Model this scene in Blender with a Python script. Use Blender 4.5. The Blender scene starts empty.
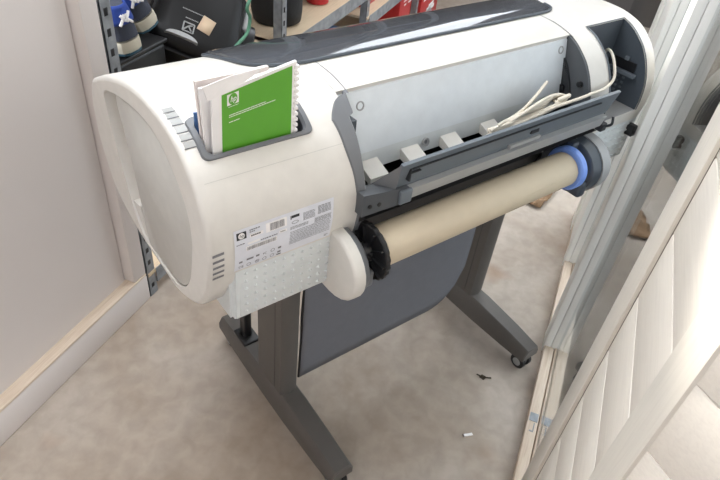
import bpy, bmesh, math, random
from mathutils import Vector, Matrix
random.seed(4)
COL = bpy.context.scene.collection
TH = 0.53632452                      # the printer stands at this angle to the room
CB, SB = math.cos(TH), math.sin(TH)
EYE = 1.5

# ------------------------------------------------------------------ helpers
def W(p):                            # printer axes -> room axes
    return Vector((p[0]*CB + p[1]*SB, -p[0]*SB + p[1]*CB, p[2]))

def tag(o, label=None, cat=None, group=None, kind=None):
    if label: o['label'] = label
    if cat: o['category'] = cat
    if group: o['group'] = group
    if kind: o['kind'] = kind
    return o

class MB:
    """collects shapes for ONE mesh object"""
    def __init__(s, off=(0, 0, 0)):
        s.v = []; s.f = []; s.m = []; s.off = Vector(off); s.cur = 0
    def add(s, vs, fs):
        b = len(s.v)
        s.v += [Vector(v) - s.off for v in vs]
        for f in fs:
            s.f.append([i + b for i in f]); s.m.append(s.cur)
    def quad(s, a, b, c, d): s.add([a, b, c, d], [(0, 1, 2, 3)])
    def box(s, lo, hi, mat=None):
        x0, y0, z0 = lo; x1, y1, z1 = hi
        vs = [(x, y, z) for x in (x0, x1) for y in (y0, y1) for z in (z0, z1)]
        if mat is not None: vs = [mat @ Vector(v) for v in vs]
        s.add(vs, [(0, 1, 3, 2), (4, 6, 7, 5), (0, 4, 5, 1), (2, 3, 7, 6), (0, 2, 6, 4), (1, 5, 7, 3)])
    def rbox(s, lo, hi, r=.005, seg=3, mat=None):
        bm = bmesh.new(); bmesh.ops.create_cube(bm, size=1)
        lo = Vector(lo); hi = Vector(hi); c = (lo+hi)/2; d = hi-lo
        for v in bm.verts: v.co = Vector((v.co.x*d.x, v.co.y*d.y, v.co.z*d.z)) + c
        bmesh.ops.bevel(bm, geom=bm.edges[:], offset=r, segments=seg, affect='EDGES', profile=.5)
        s.addbm(bm, mat)
    def addbm(s, bm, mat=None):
        bm.verts.index_update()
        s.add([(mat @ v.co if mat is not None else v.co.copy()) for v in bm.verts], [[v.index for v in f.verts] for f in bm.faces])
        bm.free()
    def prism(s, poly, x0, x1, axis='x', mat=None):
        n = len(poly)
        if axis == 'x': mk = lambda p, t: (t, p[0], p[1])
        elif axis == 'y': mk = lambda p, t: (p[0], t, p[1])
        else: mk = lambda p, t: (p[0], p[1], t)
        vs = [mk(p, x0) for p in poly] + [mk(p, x1) for p in poly]
        if mat is not None: vs = [mat @ Vector(v) for v in vs]
        fs = [tuple(range(n)), tuple(range(2*n-1, n-1, -1))]
        for i in range(n):
            j = (i+1) % n
            fs.append((i, i+n, j+n, j))
        s.add(vs, fs)
    def lathe(s, prof, c, axis='x', n=40, mat=None, close=False):
        # prof: list of (t along axis, radius)
        vs = []; fs = []
        for t, r in prof:
            for k in range(n):
                a = 2*math.pi*k/n; u, w = r*math.cos(a), r*math.sin(a)
                if axis == 'x': p = (c[0]+t, c[1]+u, c[2]+w)
                elif axis == 'y': p = (c[0]+u, c[1]+t, c[2]+w)
                else: p = (c[0]+u, c[1]+w, c[2]+t)
                vs.append(mat @ Vector(p) if mat is not None else p)
        m = len(prof)
        for i in range(m if close else m-1):
            i2 = (i+1) % m
            for k in range(n):
                k2 = (k+1) % n
                fs.append((i*n+k, i*n+k2, i2*n+k2, i2*n+k))
        if not close:
            fs.append(tuple(range(n-1, -1, -1))); fs.append(tuple(range((m-1)*n, m*n)))
        s.add(vs, fs)
    def loft(s, rings, cap=True):
        n = len(rings[0]); vs = [p for r in rings for p in r]; fs = []
        for i in range(len(rings)-1):
            for k in range(n):
                k2 = (k+1) % n
                fs.append((i*n+k, i*n+k2, (i+1)*n+k2, (i+1)*n+k))
        if cap:
            fs.append(tuple(range(n-1, -1, -1))); fs.append(tuple(range((len(rings)-1)*n, len(rings)*n)))
        s.add(vs, fs)
    def tube(s, path, r, n=8, smooth=6):
        P = [Vector(p) for p in path]
        if smooth > 1: P = crv(P, smooth)
        T = [(P[min(i+1, len(P)-1)] - P[max(i-1, 0)]).normalized() for i in range(len(P))]
        up = Vector((0, 0, 1)) if abs(T[0].z) < .9 else Vector((1, 0, 0))
        nrm = T[0].cross(up).normalized(); rings = []
        for p, t in zip(P, T):
            nrm = (nrm - t*nrm.dot(t)).normalized(); b = t.cross(nrm)
            rings.append([p + r*(math.cos(2*math.pi*k/n)*nrm + math.sin(2*math.pi*k/n)*b) for k in range(n)])
        s.loft(rings)
    def build(s, name, mats, parent=None, loc=None, rotz=None, angle=35, flat=False, fix=True):
        me = bpy.data.meshes.new(name)
        me.from_pydata([tuple(v) for v in s.v], [], s.f)
        if not isinstance(mats, (list, tuple)): mats = [mats]
        for m in mats: me.materials.append(m)
        for p, mi in zip(me.polygons, s.m): p.material_index = mi; p.use_smooth = not flat
        if fix:
            bm = bmesh.new(); bm.from_mesh(me)
            bmesh.ops.recalc_face_normals(bm, faces=bm.faces[:]); bm.to_mesh(me); bm.free()
        if not flat: me.set_sharp_from_angle(angle=math.radians(angle))
        o = bpy.data.objects.new(name, me); COL.objects.link(o)
        if parent: o.parent = parent
        if loc is not None: o.location = loc
        if rotz is not None: o.rotation_euler = (0, 0, rotz)
        return o

def crv(P, k):                       # Catmull-Rom through points
    out = []
    for i in range(len(P)-1):
        p0 = P[i-1] if i else P[0]*2-P[1]; p1 = P[i]; p2 = P[i+1]; p3 = P[i+2] if i+2 < len(P) else P[i+1]*2-P[i]
        for j in range(k):
            t = j/k
            out.append(.5*((2*p1) + (p2-p0)*t + (2*p0-5*p1+4*p2-p3)*t*t + (3*p1-p0-3*p2+p3)*t**3))
    out.append(P[-1]); return out

def empty(name, loc, rotz=0):
    o = bpy.data.objects.new(name, None); COL.objects.link(o); o.location = loc; o.rotation_euler = (0, 0, rotz)
    o.empty_display_size = .1
    return o

# ------------------------------------------------------------------ materials
def mat(name, col, rough=.5, metal=0, spec=.5, noise=0, nscale=40, bump=0, bscale=200, coat=0, tint=None):
    m = bpy.data.materials.new(name); m.use_nodes = True
    nt = m.node_tree; b = nt.nodes['Principled BSDF']
    b.inputs['Base Color'].default_value = (*col, 1); b.inputs['Roughness'].default_value = rough
    b.inputs['Metallic'].default_value = metal; b.inputs['Specular IOR Level'].default_value = spec
    b.inputs['Coat Weight'].default_value = coat
    tc = nt.nodes.new('ShaderNodeTexCoord')
    n = nt.nodes.new('ShaderNodeTexNoise'); n.inputs['Scale'].default_value = nscale; n.inputs['Detail'].default_value = 4
    nt.links.new(tc.outputs['Object'], n.inputs['Vector'])
    r = nt.nodes.new('ShaderNodeValToRGB')
    k = noise if noise else .03
    t = tint or tuple(c*(1-k) for c in col)
    r.color_ramp.elements[0].color = (*t, 1); r.color_ramp.elements[1].color = (*[min(1, c*(1+k)) for c in col], 1)
    r.color_ramp.elements[0].position = .3; r.color_ramp.elements[1].position = .7
    nt.links.new(n.outputs['Fac'], r.inputs['Fac']); nt.links.new(r.outputs['Color'], b.inputs['Base Color'])
    if bump:
        n2 = nt.nodes.new('ShaderNodeTexNoise'); n2.inputs['Scale'].default_value = bscale; n2.inputs['Detail'].default_value = 3
        nt.links.new(tc.outputs['Object'], n2.inputs['Vector'])
        bp = nt.nodes.new('ShaderNodeBump'); bp.inputs['Strength'].default_value = bump; bp.inputs['Distance'].default_value = .002
        nt.links.new(n2.outputs['Fac'], bp.inputs['Height']); nt.links.new(bp.outputs['Normal'], b.inputs['Normal'])
    return m

def wood_mat(name, col, dark, rough=.45, axis='x', scale=6):
    m = bpy.data.materials.new(name); m.use_nodes = True
    nt = m.node_tree; b = nt.nodes['Principled BSDF']; b.inputs['Roughness'].default_value = rough
    tc = nt.nodes.new('ShaderNodeTexCoord'); mp = nt.nodes.new('ShaderNodeMapping')
    mp.inputs['Scale'].default_value = (2, 40, 40) if axis == 'x' else ((40, 2, 40) if axis == 'y' else (40, 40, 2))
    nt.links.new(tc.outputs['Object'], mp.inputs['Vector'])
    n = nt.nodes.new('ShaderNodeTexNoise'); n.inputs['Scale'].default_value = scale; n.inputs['Detail'].default_value = 6; n.inputs['Distortion'].default_value = .6
    nt.links.new(mp.outputs['Vector'], n.inputs['Vector'])
    r = nt.nodes.new('ShaderNodeValToRGB')
    r.color_ramp.elements[0].color = (*dark, 1); r.color_ramp.elements[1].color = (*col, 1)
    r.color_ramp.elements[0].position = .3; r.color_ramp.elements[1].position = .6
    nt.links.new(n.outputs['Fac'], r.inputs['Fac']); nt.links.new(r.outputs['Color'], b.inputs['Base Color'])
    bp = nt.nodes.new('ShaderNodeBump'); bp.inputs['Strength'].default_value = .08; bp.inputs['Distance'].default_value = .002
    nt.links.new(n.outputs['Fac'], bp.inputs['Height']); nt.links.new(bp.outputs['Normal'], b.inputs['Normal'])
    return m

def glass_mat(name, tint=(1, 1, 1), f0=.04, alpha=0., dark=(.02, .02, .03), rough=0.0):
    m = bpy.data.materials.new(name); m.use_nodes = True
    nt = m.node_tree; nt.nodes.remove(nt.nodes['Principled BSDF']); out = nt.nodes['Material Output']
    tr = nt.nodes.new('ShaderNodeBsdfTransparent'); tr.inputs['Color'].default_value = (*tint, 1)
    gl = nt.nodes.new('ShaderNodeBsdfGlossy'); gl.inputs['Roughness'].default_value = rough
    lw = nt.nodes.new('ShaderNodeLayerWeight'); lw.inputs['Blend'].default_value = .5
    pw = nt.nodes.new('ShaderNodeMath'); pw.operation = 'POWER'; pw.inputs[1].default_value = 5
    nt.links.new(lw.outputs['Facing'], pw.inputs[0])
    ma = nt.nodes.new('ShaderNodeMath'); ma.operation = 'MULTIPLY_ADD'; ma.inputs[1].default_value = 1-f0; ma.inputs[2].default_value = f0
    nt.links.new(pw.outputs[0], ma.inputs[0])
    base = tr
    if alpha:
        df = nt.nodes.new('ShaderNodeBsdfDiffuse'); df.inputs['Color'].default_value = (*dark, 1)
        m1 = nt.nodes.new('ShaderNodeMixShader'); m1.inputs[0].default_value = alpha
        nt.links.new(tr.outputs[0], m1.inputs[1]); nt.links.new(df.outputs[0], m1.inputs[2]); base = m1
    mx = nt.nodes.new('ShaderNodeMixShader')
    nt.links.new(ma.outputs[0], mx.inputs[0]); nt.links.new(base.outputs[0], mx.inputs[1]); nt.links.new(gl.outputs[0], mx.inputs[2])
    nt.links.new(mx.outputs[0], out.inputs['Surface'])
    return m

def floor_mat():
    m = bpy.data.materials.new('concrete_floor'); m.use_nodes = True
    nt = m.node_tree; b = nt.nodes['Principled BSDF']; b.inputs['Roughness'].default_value = .5; b.inputs['Specular IOR Level'].default_value = .35
    tc = nt.nodes.new('ShaderNodeTexCoord')
    def noise(sc, det, dist=0):
        n = nt.nodes.new('ShaderNodeTexNoise'); n.inputs['Scale'].default_value = sc; n.inputs['Detail'].default_value = det; n.inputs['Distortion'].default_value = dist
        nt.links.new(tc.outputs['Object'], n.inputs['Vector']); return n
    n1 = noise(2.2, 6, .8); r1 = nt.nodes.new('ShaderNodeValToRGB')
    r1.color_ramp.elements[0].position = .3; r1.color_ramp.elements[0].color = (.35, .275, .21, 1)
    r1.color_ramp.elements[1].position = .7; r1.color_ramp.elements[1].color = (.48, .42, .36, 1)
    nt.links.new(n1.outputs['Fac'], r1.inputs['Fac'])
    n2 = noise(22, 8, .3); r2 = nt.nodes.new('ShaderNodeValToRGB')
    r2.color_ramp.elements[0].position = .35; r2.color_ramp.elements[0].color = (.90, .89, .88, 1)
    r2.color_ramp.elements[1].position = .65; r2.color_ramp.elements[1].color = (1.06, 1.06, 1.06, 1)
    nt.links.new(n2.outputs['Fac'], r2.inputs['Fac'])
    mx = nt.nodes.new('ShaderNodeMix'); mx.data_type = 'RGBA'; mx.blend_type = 'MULTIPLY'; mx.inputs['Factor'].default_value = 1
    nt.links.new(r1.outputs['Color'], mx.inputs['A']); nt.links.new(r2.outputs['Color'], mx.inputs['B'])
    n3 = noise(3.1, 3, .5); r3 = nt.nodes.new('ShaderNodeValToRGB')           # rusty stains
    r3.color_ramp.elements[0].position = .66; r3.color_ramp.elements[0].color = (1, 1, 1, 1)
    r3.color_ramp.elements[1].position = .78; r3.color_ramp.elements[1].color = (.86, .70, .58, 1)
    nt.links.new(n3.outputs['Fac'], r3.inputs['Fac'])
    mx2 = nt.nodes.new('ShaderNodeMix'); mx2.data_type = 'RGBA'; mx2.blend_type = 'MULTIPLY'; mx2.inputs['Factor'].default_value = 1
    nt.links.new(mx.outputs['Result'], mx2.inputs['A']); nt.links.new(r3.outputs['Color'], mx2.inputs['B'])
    nt.links.new(mx2.outputs['Result'], b.inputs['Base Color'])
    bp = nt.nodes.new('ShaderNodeBump'); bp.inputs['Strength'].default_value = .25; bp.inputs['Distance'].default_value = .002
    nt.links.new(n2.outputs['Fac'], bp.inputs['Height']); nt.links.new(bp.outputs['Normal'], b.inputs['Normal'])
    return m

M = dict(
    cream=mat('cream_plastic', (.672, .643, .592), .42, bump=.05, bscale=900),
    arm=mat('light_cream_plastic', (.66, .635, .585), .42),
    door=mat('warm_grey_plastic', (.52, .505, .465), .5, bump=.05, bscale=900),
    panel=mat('window_tinted_grey_plastic', (.72, .755, .775), .38),  # neutral light grey plastic, bluish window light mixed into the colour
    pad=mat('pad_plastic', (.36, .36, .345), .45),
    box=mat('pale_grey_plastic', (.66, .685, .68), .45),
    trim=mat('mid_grey_plastic', (.155, .16, .168), .45),
    trimd=mat('deep_grey_plastic', (.075, .081, .088), .45),
    slate=mat('slate_plastic', (.062, .074, .088), .38),
    slate2=mat('slate_grey_plastic', (.135, .155, .175), .4),
    silver=mat('silver_grey_plastic', (.36, .36, .355), .4),
    dark=mat('charcoal_plastic', (.028, .030, .033), .45),
    black=mat('black_plastic', (.010, .010, .011), .4),
    leg=mat('taupe_metal', (.098, .089, .080), .5, bump=.05, bscale=700),
    legd=mat('dark_taupe_metal', (.062, .058, .054), .5),
    fabric=mat('grey_bin_fabric', (.150, .153, .168), .9, bump=.4, bscale=1200),
    hood=glass_mat('smoked_window', (.45, .47, .50), .06, .38, (.17, .18, .20), .05),
    kraft=mat('kraft_paper', (.60, .505, .365), .6, noise=.02),
    blue=mat('blue_plastic', (.19, .33, .78), .4),
    green=mat('green_print', (.105, .36, .030), .35),
    white=mat('white_paper', (.84, .81, .79), .6),
    paper2=mat('pinkish_paper', (.78, .70, .66), .7),
    bluep=mat('blue_print', (.05, .13, .30), .4),
    ink=mat('grey_print', (.20, .20, .21), .6),
    inkd=mat('dark_print', (.030, .030, .034), .5),
    label=mat('silver_label', (.71, .72, .765), .4),
    cable=mat('cream_cable', (.66, .60, .50), .5),
    steel=mat('galvanised_steel', (.26, .275, .29), .45, metal=.25, noise=.25, nscale=30),
    wall=mat('white_wall_board', (.70, .645, .61), .6, noise=.02, nscale=3),
    paint=wood_mat('white_painted_wood', (.73, .675, .595), (.68, .625, .55)),
    paintz=wood_mat('white_painted_post_lit', (.88, .875, .83), (.87, .865, .82), axis='z'),  # post paint lightened to stand in for light missing on the posts
    paintr=wood_mat('white_painted_rail_dim', (.70, .65, .57), (.65, .60, .525), axis='z'),  # dimmer copy of the post paint, toned down for stronger light here
    pine=wood_mat('pale_pine', (.68, .56, .44), (.58, .45, .33)),
    shelfw=wood_mat('chipboard_shelf', (.66, .52, .36), (.56, .43, .29)),
    groove=mat('groove_shadow_gap', (.10, .075, .05), .8),
    glass=glass_mat('window_glass', (.86, .88, .88), .05),
    brown=mat('brown_cardboard', (.30, .185, .10), .75, noise=.15, nscale=9),
    navy=mat('navy_mesh_fabric', (.045, .05, .07), .85, bump=.6, bscale=500),
    royal=mat('blue_suede', (.018, .055, .30), .7),
    sole=mat('cream_rubber', (.58, .53, .42), .6),
    soled=mat('teal_rubber', (.03, .09, .13), .6),
    vac=mat('black_gloss_plastic', (.009, .0085, .0085), .42, spec=.22),
    vacg=mat('grey_gloss_plastic', (.05, .05, .055), .3),
    beige=mat('beige_sticker', (.62, .46, .31), .6),
    greenc=mat('green_cord', (.09, .24, .15), .5),
    red=mat('red_print', (.45, .018, .02), .4),
    bag=mat('black_bag_fabric', (.012, .012, .013), .7, bump=.5, bscale=90),
    chrome=mat('chrome', (.7, .7, .7), .15, metal=1),
    leaf=mat('dry_leaf', (.045, .035, .02), .8),
    soil=mat('dark_soil', (.020, .015, .011), .95, spec=0, noise=.35, nscale=6, bump=.6, bscale=30),
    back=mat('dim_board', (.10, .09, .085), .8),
)
M['floor'] = floor_mat()

# ------------------------------------------------------------------ body outline of the printer (y, z)
PTS = [(1.137, .818), (1.12, .777), (1.084, .727), (.99, .692), (.87, .685), (.80, .684), (.746, .701), (.689, .736), (.651, .793),
       (.632, .8625), (.633, .923), (.6465, .965), (.668, 1.0), (.692, 1.0225), (.721, 1.041), (.761, 1.0525), (.799, 1.0563),
       (.858, 1.055), (.9266, 1.041), (1.0095, 1.013), (1.0776, .981), (1.118, .955), (1.138, .905), (1.142, .86)]
def closed_curve(P, k):
    P = [Vector((p[0], p[1])) for p in P]; n = len(P); out = []
    for i in range(n):
        p0, p1, p2, p3 = P[i-1], P[i], P[(i+1) % n], P[(i+2) % n]
        for j in range(k):
            t = j/k
            out.append(.5*((2*p1)+(p2-p0)*t+(2*p0-5*p1+4*p2-p3)*t*t+(3*p1-p0-3*p2+p3)*t**3))
    return out
FINE = closed_curve(PTS, 6)
FN = len(FINE)
NRM = []
for i in range(FN):
    t = (FINE[(i+1) % FN]-FINE[i-1]).normalized(); NRM.append(Vector((t.y, -t.x)))
cen = Vector((.87, .86))
if (FINE[0]-cen).dot(NRM[0]) < 0: NRM = [-n for n in NRM]
# "front run": from bottom front up and over the top, as a function of u (index in FINE)
I0, I1 = 5*6, 18*6
def surf(u, off=0):
    i = int(math.floor(u)); f = u-i
    p = FINE[i % FN].lerp(FINE[(i+1) % FN], f); n = NRM[i % FN].lerp(NRM[(i+1) % FN], f)
    return p + n*off
def u_z(z):                           # front side, by height
    for i in range(I0, 16*6):
        a, b = FINE[i], FINE[i+1]
        if a.y <= z <= b.y: return i + (z-a.y)/(b.y-a.y)
    return 16*6
def u_y(y):                           # top side, by depth
    for i in range(10*6, 22*6):
        a, b = FINE[i], FINE[i+1]
        if a.x <= y <= b.x: return i + (y-a.x)/(b.x-a.x)
def spt(x, u, off=0):
    p = surf(u, off); return (x, p.x, p.y)

C0 = Vector((.885, .87, 0))
printer = empty('large_format_printer', W(C0), -TH)
tag(printer, 'large cream and grey wide-format printer on a dark wheeled stand, roll feed facing the camera', 'printer')
def P_(): return MB(C0)

# ------------------------------------------------------------------ shells
def shell(mb, xs, hole=None, ins=None):
    """strip of the body between x values; hole = (xa, xb, ua, ub); ins = inset per x"""
    us = [float(i) for i in range(FN)]
    if hole:
        for u in hole[2:]:
            us = [q for q in us if abs(q-u) > .3] + [u]
        us.sort()
    n = len(us); vs = []; fs = []
    for k, x in enumerate(xs):
        for u in us: vs.append(spt(x, u, -(ins[k] if ins else 0)))
    for k in range(len(xs)-1):
        for i in range(n):
            j = (i+1) % n
            if hole and hole[0]-1e-6 <= xs[k] and xs[k+1] <= hole[1]+1e-6 and hole[2]-1e-6 <= us[i] and (us[j] <= hole[3]+1e-6 and j > 0): continue
            fs.append((k*n+i, (k+1)*n+i, (k+1)*n+j, k*n+j))
    mb.add(vs, fs)
    return us

def ring_by_angle(poly, c, m):
    out = []
    n = len(poly)
    for k in range(m):
        a = 2*math.pi*k/m; d = Vector((math.cos(a), math.sin(a))); best = None
        for i in range(n):
            p = Vector(poly[i])-c; q = Vector(poly[(i+1) % n])-c; e = q-p
            den = d.x*e.y - d.y*e.x
            if abs(den) < 1e-12: continue
            t = (p.x*e.y-p.y*e.x)/den; s_ = (p.x*d.y-p.y*d.x)/den
            if t > 0 and -1e-9 <= s_ <= 1+1e-9 and (best is None or t > best): best = t
        out.append(c+d*best)
    return out

XN0, XN1, XF0, XF1 = .262, .546, 1.165, 1.421
FR = .009
fil = [(FR*(1-math.sin(a)), FR*(1-math.cos(a))) for a in [0, .3, .6, .9, 1.2, math.pi/2]]   # (dx, inset)
PKT = (.292, .470, u_y(.685) if False else 0, 0)
u_pk0 = 12.0*6
for i in range(11*6, 15*6):           # where the curve passes y = .686 and y = .748 on the upper front
    if FINE[i].x <= .686 <= FINE[i+1].x: u_pk0 = i+(.686-FINE[i].x)/(FINE[i+1].x-FINE[i].x)
    if FINE[i].x <= .747 <= FINE[i+1].x: u_pk1 = i+(.747-FINE[i].x)/(FINE[i+1].x-FINE[i].x)
# near end section with the document pocket opening
mb = P_()
xs = [XN0+dx for dx, _ in fil][::-1]; ins = [q for _, q in fil][::-1]
xs = [XN0+dx for dx, q in sorted(fil)]; ins = [q for dx, q in sorted(fil)]
xs += [.292, .470, XN1]; ins += [0, 0, 0]
shell(mb, xs, (.292, .470, u_pk0, u_pk1), ins)
Q = [(.692, .885), (.704, .939), (.745, .985), (.795, 1.012), (.86, 1.016), (.93, 1.006), (1.0, .988), (1.033, .974), (1.04, .955), (1.024, .879), (.982, .755),
     (.94, .706), (.87, .700), (.80, .701), (.754, .724), (.72, .770), (.701, .831)]
QP = [(.694, .885), (.706, .938), (.746, .983), (.796, 1.0095), (.86, 1.0135), (.93, 1.003), (.978, .988), (.958, .914), (.938, .819), (.922, .705),
      (.87, .703), (.80, .704), (.756, .726), (.722, .771), (.703, .831)]
QS = closed_curve(Q, 4); QPS = closed_curve(QP, 4)
outer = [surf(float(i), -FR) for i in range(FN)]
m_ = 144; cc = Vector((.86, .85))
ra = ring_by_angle(outer, cc, m_); rb = ring_by_angle(QS, cc, m_)
mb.loft([[(XN0, p.x, p.y) for p in ra], [(XN0, p.x, p.y) for p in rb], [(XN0+.028, p.x, p.y) for p in rb]], cap=False)
mb.add([(XN0+.028, p.x, p.y) for p in rb], [tuple(range(m_))])
mb.add([(XN1, p.x, p.y) for p in FINE], [tuple(range(FN))])
mb.build('end_housing', M['cream'], printer)
mb = P_()
rp = ring_by_angle(QPS, Vector((.83, .86)), m_)
def insetring(r, d):
    c = Vector((.83, .86)); return [p-(p-c).normalized()*d for p in r]
mb.loft([[(XN0+.028, p.x, p.y) for p in rp], [(XN0+.004, p.x, p.y) for p in rp], [(XN0+.002, p.x, p.y) for p in insetring(rp, .003)]])
mb.build('side_door', M['door'], printer)
# grip block at the foot of the handle recess
mb = P_(); mb.prism([(.985, .765), (.945, .775), (.928, .712), (.942, .708)], XN0+.003, XN0+.027); mb.build('door_catch', M['pine'] if False else M['cream'], printer)

# pocket: rim + inner walls
mb = P_()
def rim_loop(off, dx, du):
    a = u_pk0-du; b = u_pk1+du; x0 = .292-dx; x1 = .470+dx; pts = []
    r = .012
    def add(x, u): pts.append(spt(x, u, off))
    kk = 5; du_r = (u_pk1-u_pk0)*.16
    for k in range(kk+1):
        t = math.pi/2*k/kk; add(x0+r-r*math.cos(t)*1.0, a+du_r-du_r*math.sin(t)) 
    for k in range(kk+1):
        t = math.pi/2*k/kk; add(x1-r+r*math.sin(t), a+du_r-du_r*math.cos(t))
    for k in range(6): add(x1, a+du_r+(b-a-2*du_r)*(k+1)/7)
    for k in range(kk+1):
        t = math.pi/2*k/kk; add(x1-r+r*math.cos(t), b-du_r+du_r*math.sin(t))
    for k in range(kk+1):
        t = math.pi/2*k/kk; add(x0+r-r*math.sin(t), b-du_r+du_r*math.cos(t))
    for k in range(6): add(x0, b-du_r-(b-a-2*du_r)*(k+1)/7)
    return pts
L1 = rim_loop(.0005, .004, .5); L2 = rim_loop(.004, .002, .3); L3 = rim_loop(.004, -.006, -.7); L4 = rim_loop(-.004, -.008, -.9)
L5 = [(p[0], .700+(p[1]-.700)*.9, .90) for p in L4]
mb.loft([L1, L2, L3, L4], cap=False); mb.cur = 1; mb.loft([L4, L5], cap=False); mb.add(L5, [tuple(range(len(L5)))])
mb.build('document_pocket', [M['trim'], M['dark']], printer)

# far end section with the deep connector recess
uh0, uh1 = u_z(.866), u_y(.742)
HX0, HX1 = 1.236, 1.374
mb = P_()
xs = [XF0, HX0, HX1] + [XF1-dx for dx, q in sorted(fil, reverse=True)]
ins = [0, 0, 0] + [q for dx, q in sorted(fil, reverse=True)]
shell(mb, xs, (HX0, HX1, uh0, uh1), ins)
mb.add([(XF1, *surf(float(i), -FR)) for i in range(FN)], [tuple(range(FN))])
mb.build('connector_housing', M['cream'], printer)
mb = P_()
top = surf(uh1); bot = surf(uh0)
loop = [surf(uh0 + (uh1-uh0)*k/16) for k in range(17)]
YB = .742; ZB = bot.y
for xw, in ((HX0,), (HX1,)):
    vs = [(xw, p.x, p.y) for p in loop] + [(xw, YB, ZB)]
    mb.add(vs, [tuple(range(len(vs)))])
mb.quad((HX0, YB, ZB), (HX1, YB, ZB), (HX1, YB, top.y), (HX0, YB, top.y))
mb.cur = 1
mb.quad((HX0, bot.x, ZB), (HX1, bot.x, ZB), (HX1, YB, ZB), (HX0, YB, ZB))
mb.cur = 0
for xw, w in ((HX0, -.006), (HX1, .006)):                                            # slim lip around the opening
    for k in range(16):
        a, b = uh0+(uh1-uh0)*k/16, uh0+(uh1-uh0)*(k+1)/16
        mb.quad(spt(xw, a, .002), spt(xw, b, .002), spt(xw+w, b, .0015), spt(xw+w, a, .0015))
mb.quad(spt(HX0-.006, uh1, .002), spt(HX1+.006, uh1, .002), spt(HX1+.006, uh1+.6, .0015), spt(HX0-.006, uh1+.6, .0015))
mb.build('connector_recess', [M['slate'], M['silver']], printer, fix=False)
mb = P_(); mb.box((HX1-.004, .668, .945), (HX1-.001, .728, .967)); mb.build('card_slot', M['black'], printer)
mb = P_(); mb.box((HX1-.012, .660, .935), (HX1-.001, .732, .943)); mb.box((HX1-.008, .69, .968), (HX1-.001, .70, .976))
for i in range(4):
    for j in range(5): mb.box((HX1-.0035, .685+i*.014, .875+j*.012), (HX1-.001, .691+i*.014, .880+j*.012))
mb.build('connector_ledge', M['slate2'], printer)

# centre cover: curved cream top strip, pale inclined panel below it
mb = P_()
us = [u_y(.735)+(u_y(.850)-u_y(.735))*k/12 for k in range(13)]
loop = [surf(u) for u in us]
poly = [(p.x, p.y) for p in loop] + [(.850, .99), (.745, .99), (.7385, 1.034)]
mb.prism(poly, XN1+.001, XF0-.001)
mb.build('top_cover', M['cream'], printer)
mb = P_()
mb.prism([(.7345, 1.0365), (.7395, 1.0395), (.80, 1.03), (.80, .892), (.7035, .892), (.7072, .9285)], XN1+.001, XF0-.001)
pnl = mb.build('rear_panel', M['panel'], printer)
mb = P_()
mb.quad((XN1+.01, .7027, .892), (XF0-.004, .7027, .892), (XF0-.004, .7066, .9285), (XN1+.01, .7066, .9285))
mb.build('panel_lower_band', M['box'], printer, fix=False)
def panel_pt(x, z): return Vector((x, .7005-.036*(.905-z)/.126*-1*1 if False else .7005+(z-.905)*.2857*.905, z))
for x, z in ((.597, 1.012), (.748, .9125), (1.14, 1.018)):
    c = panel_pt(x, z); rot = Vector((0, 0, 1)).rotation_difference(Vector((0, -.965, .26))).to_matrix().to_4x4()
    mm = Matrix.Translation(c) @ rot
    mb = P_(); mb.cur = 0; mb.lathe([(-.002, .0085), (.0012, .0085), (.0016, .0065), (-.001, .0055)], (0, 0, 0), 'z', 20, mm)
    mb.cur = 1; mb.lathe([(-.002, .0035), (-.0004, .0035)], (0, 0, 0), 'z', 12, mm)
    mb.build('panel_screw_recess', [M['silver'], M['trim']], printer)

# smoked top window
mb = P_()
def hood_ring(x, y0, y1, lift):
    out = []
    for k in range(15):
        u = u_y(y0)+(u_y(y1)-u_y(y0))*k/14
        out.append(spt(x, u, lift*min(1, 4*min(k/14, 1-k/14)+.35)))
    return out
HW = []
for x, y0, y1 in ((.446, .905, 1.0), (.455, .872, 1.04), (.475, .850, 1.065), (.51, .837, 1.075), (.56, .832, 1.08), (.8, .832, 1.08), (1.1, .832, 1.08), (1.19, .834, 1.078), (1.225, .848, 1.06), (1.243, .88, 1.03)):
    HW.append((x, y0, y1))
rings = []
for x, y0, y1 in HW:
    t = hood_ring(x, y0, y1, .010); b = hood_ring(x, y0, y1, .0035)
    rings.append(t + b[::-1])
mb.loft(rings); mb.build('top_window', M['hood'], printer)
mb = P_()                              # dark frame line along the window's edge
edge = [spt(x, u_y(y0-.004), .003) for x, y0, y1 in HW]
edge2 = [spt(x, u_y(y1), .003) for x, y0, y1 in HW]
path = edge2[::-1][-2:] + edge
mb.tube(path, .0034, 8, 3); mb.build('window_frame', M['slate'], printer)
mb = P_()                              # inside of the window: dark floor and a pale guide rib
mb.box((XN1+.004, .852, .975), (XF0-.004, 1.09, .98)); mb.cur = 1
mb.box((XN1+.01, .93, .98), (XF0-.01, .955, .995)); mb.cur = 2
mb.rbox((.60, .87, .98), (.66, 1.00, .998), .006)
mb.build('carriage_bay', [M['dark'], M['slate2'], M['silver']], printer)
mb = P_()
mb.prism([(1.09, .97), (.85, .97), (.80, .845), (.72, .845), (.70, .80), (.72, .72), (.80, .69), (.99, .694), (1.08, .73), (1.13, .82), (1.135, .90), (1.11, .95)], XN1+.001, XF0-.001)
mb.build('chassis', M['black'], printer)
mb = P_()
for k in range(8):
    u = u_y(1.085)+(u_y(1.12)-u_y(1.085))*k/8 if k else u_y(1.085)
mb.prism([(1.075, .985), (1.118, .957), (1.138, .905), (1.135, .86), (1.128, .86), (1.128, .90), (1.108, .945), (1.075, .97)], XN1+.001, XF0-.001)
mb.build('front_strip', M['cream'], printer)

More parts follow.
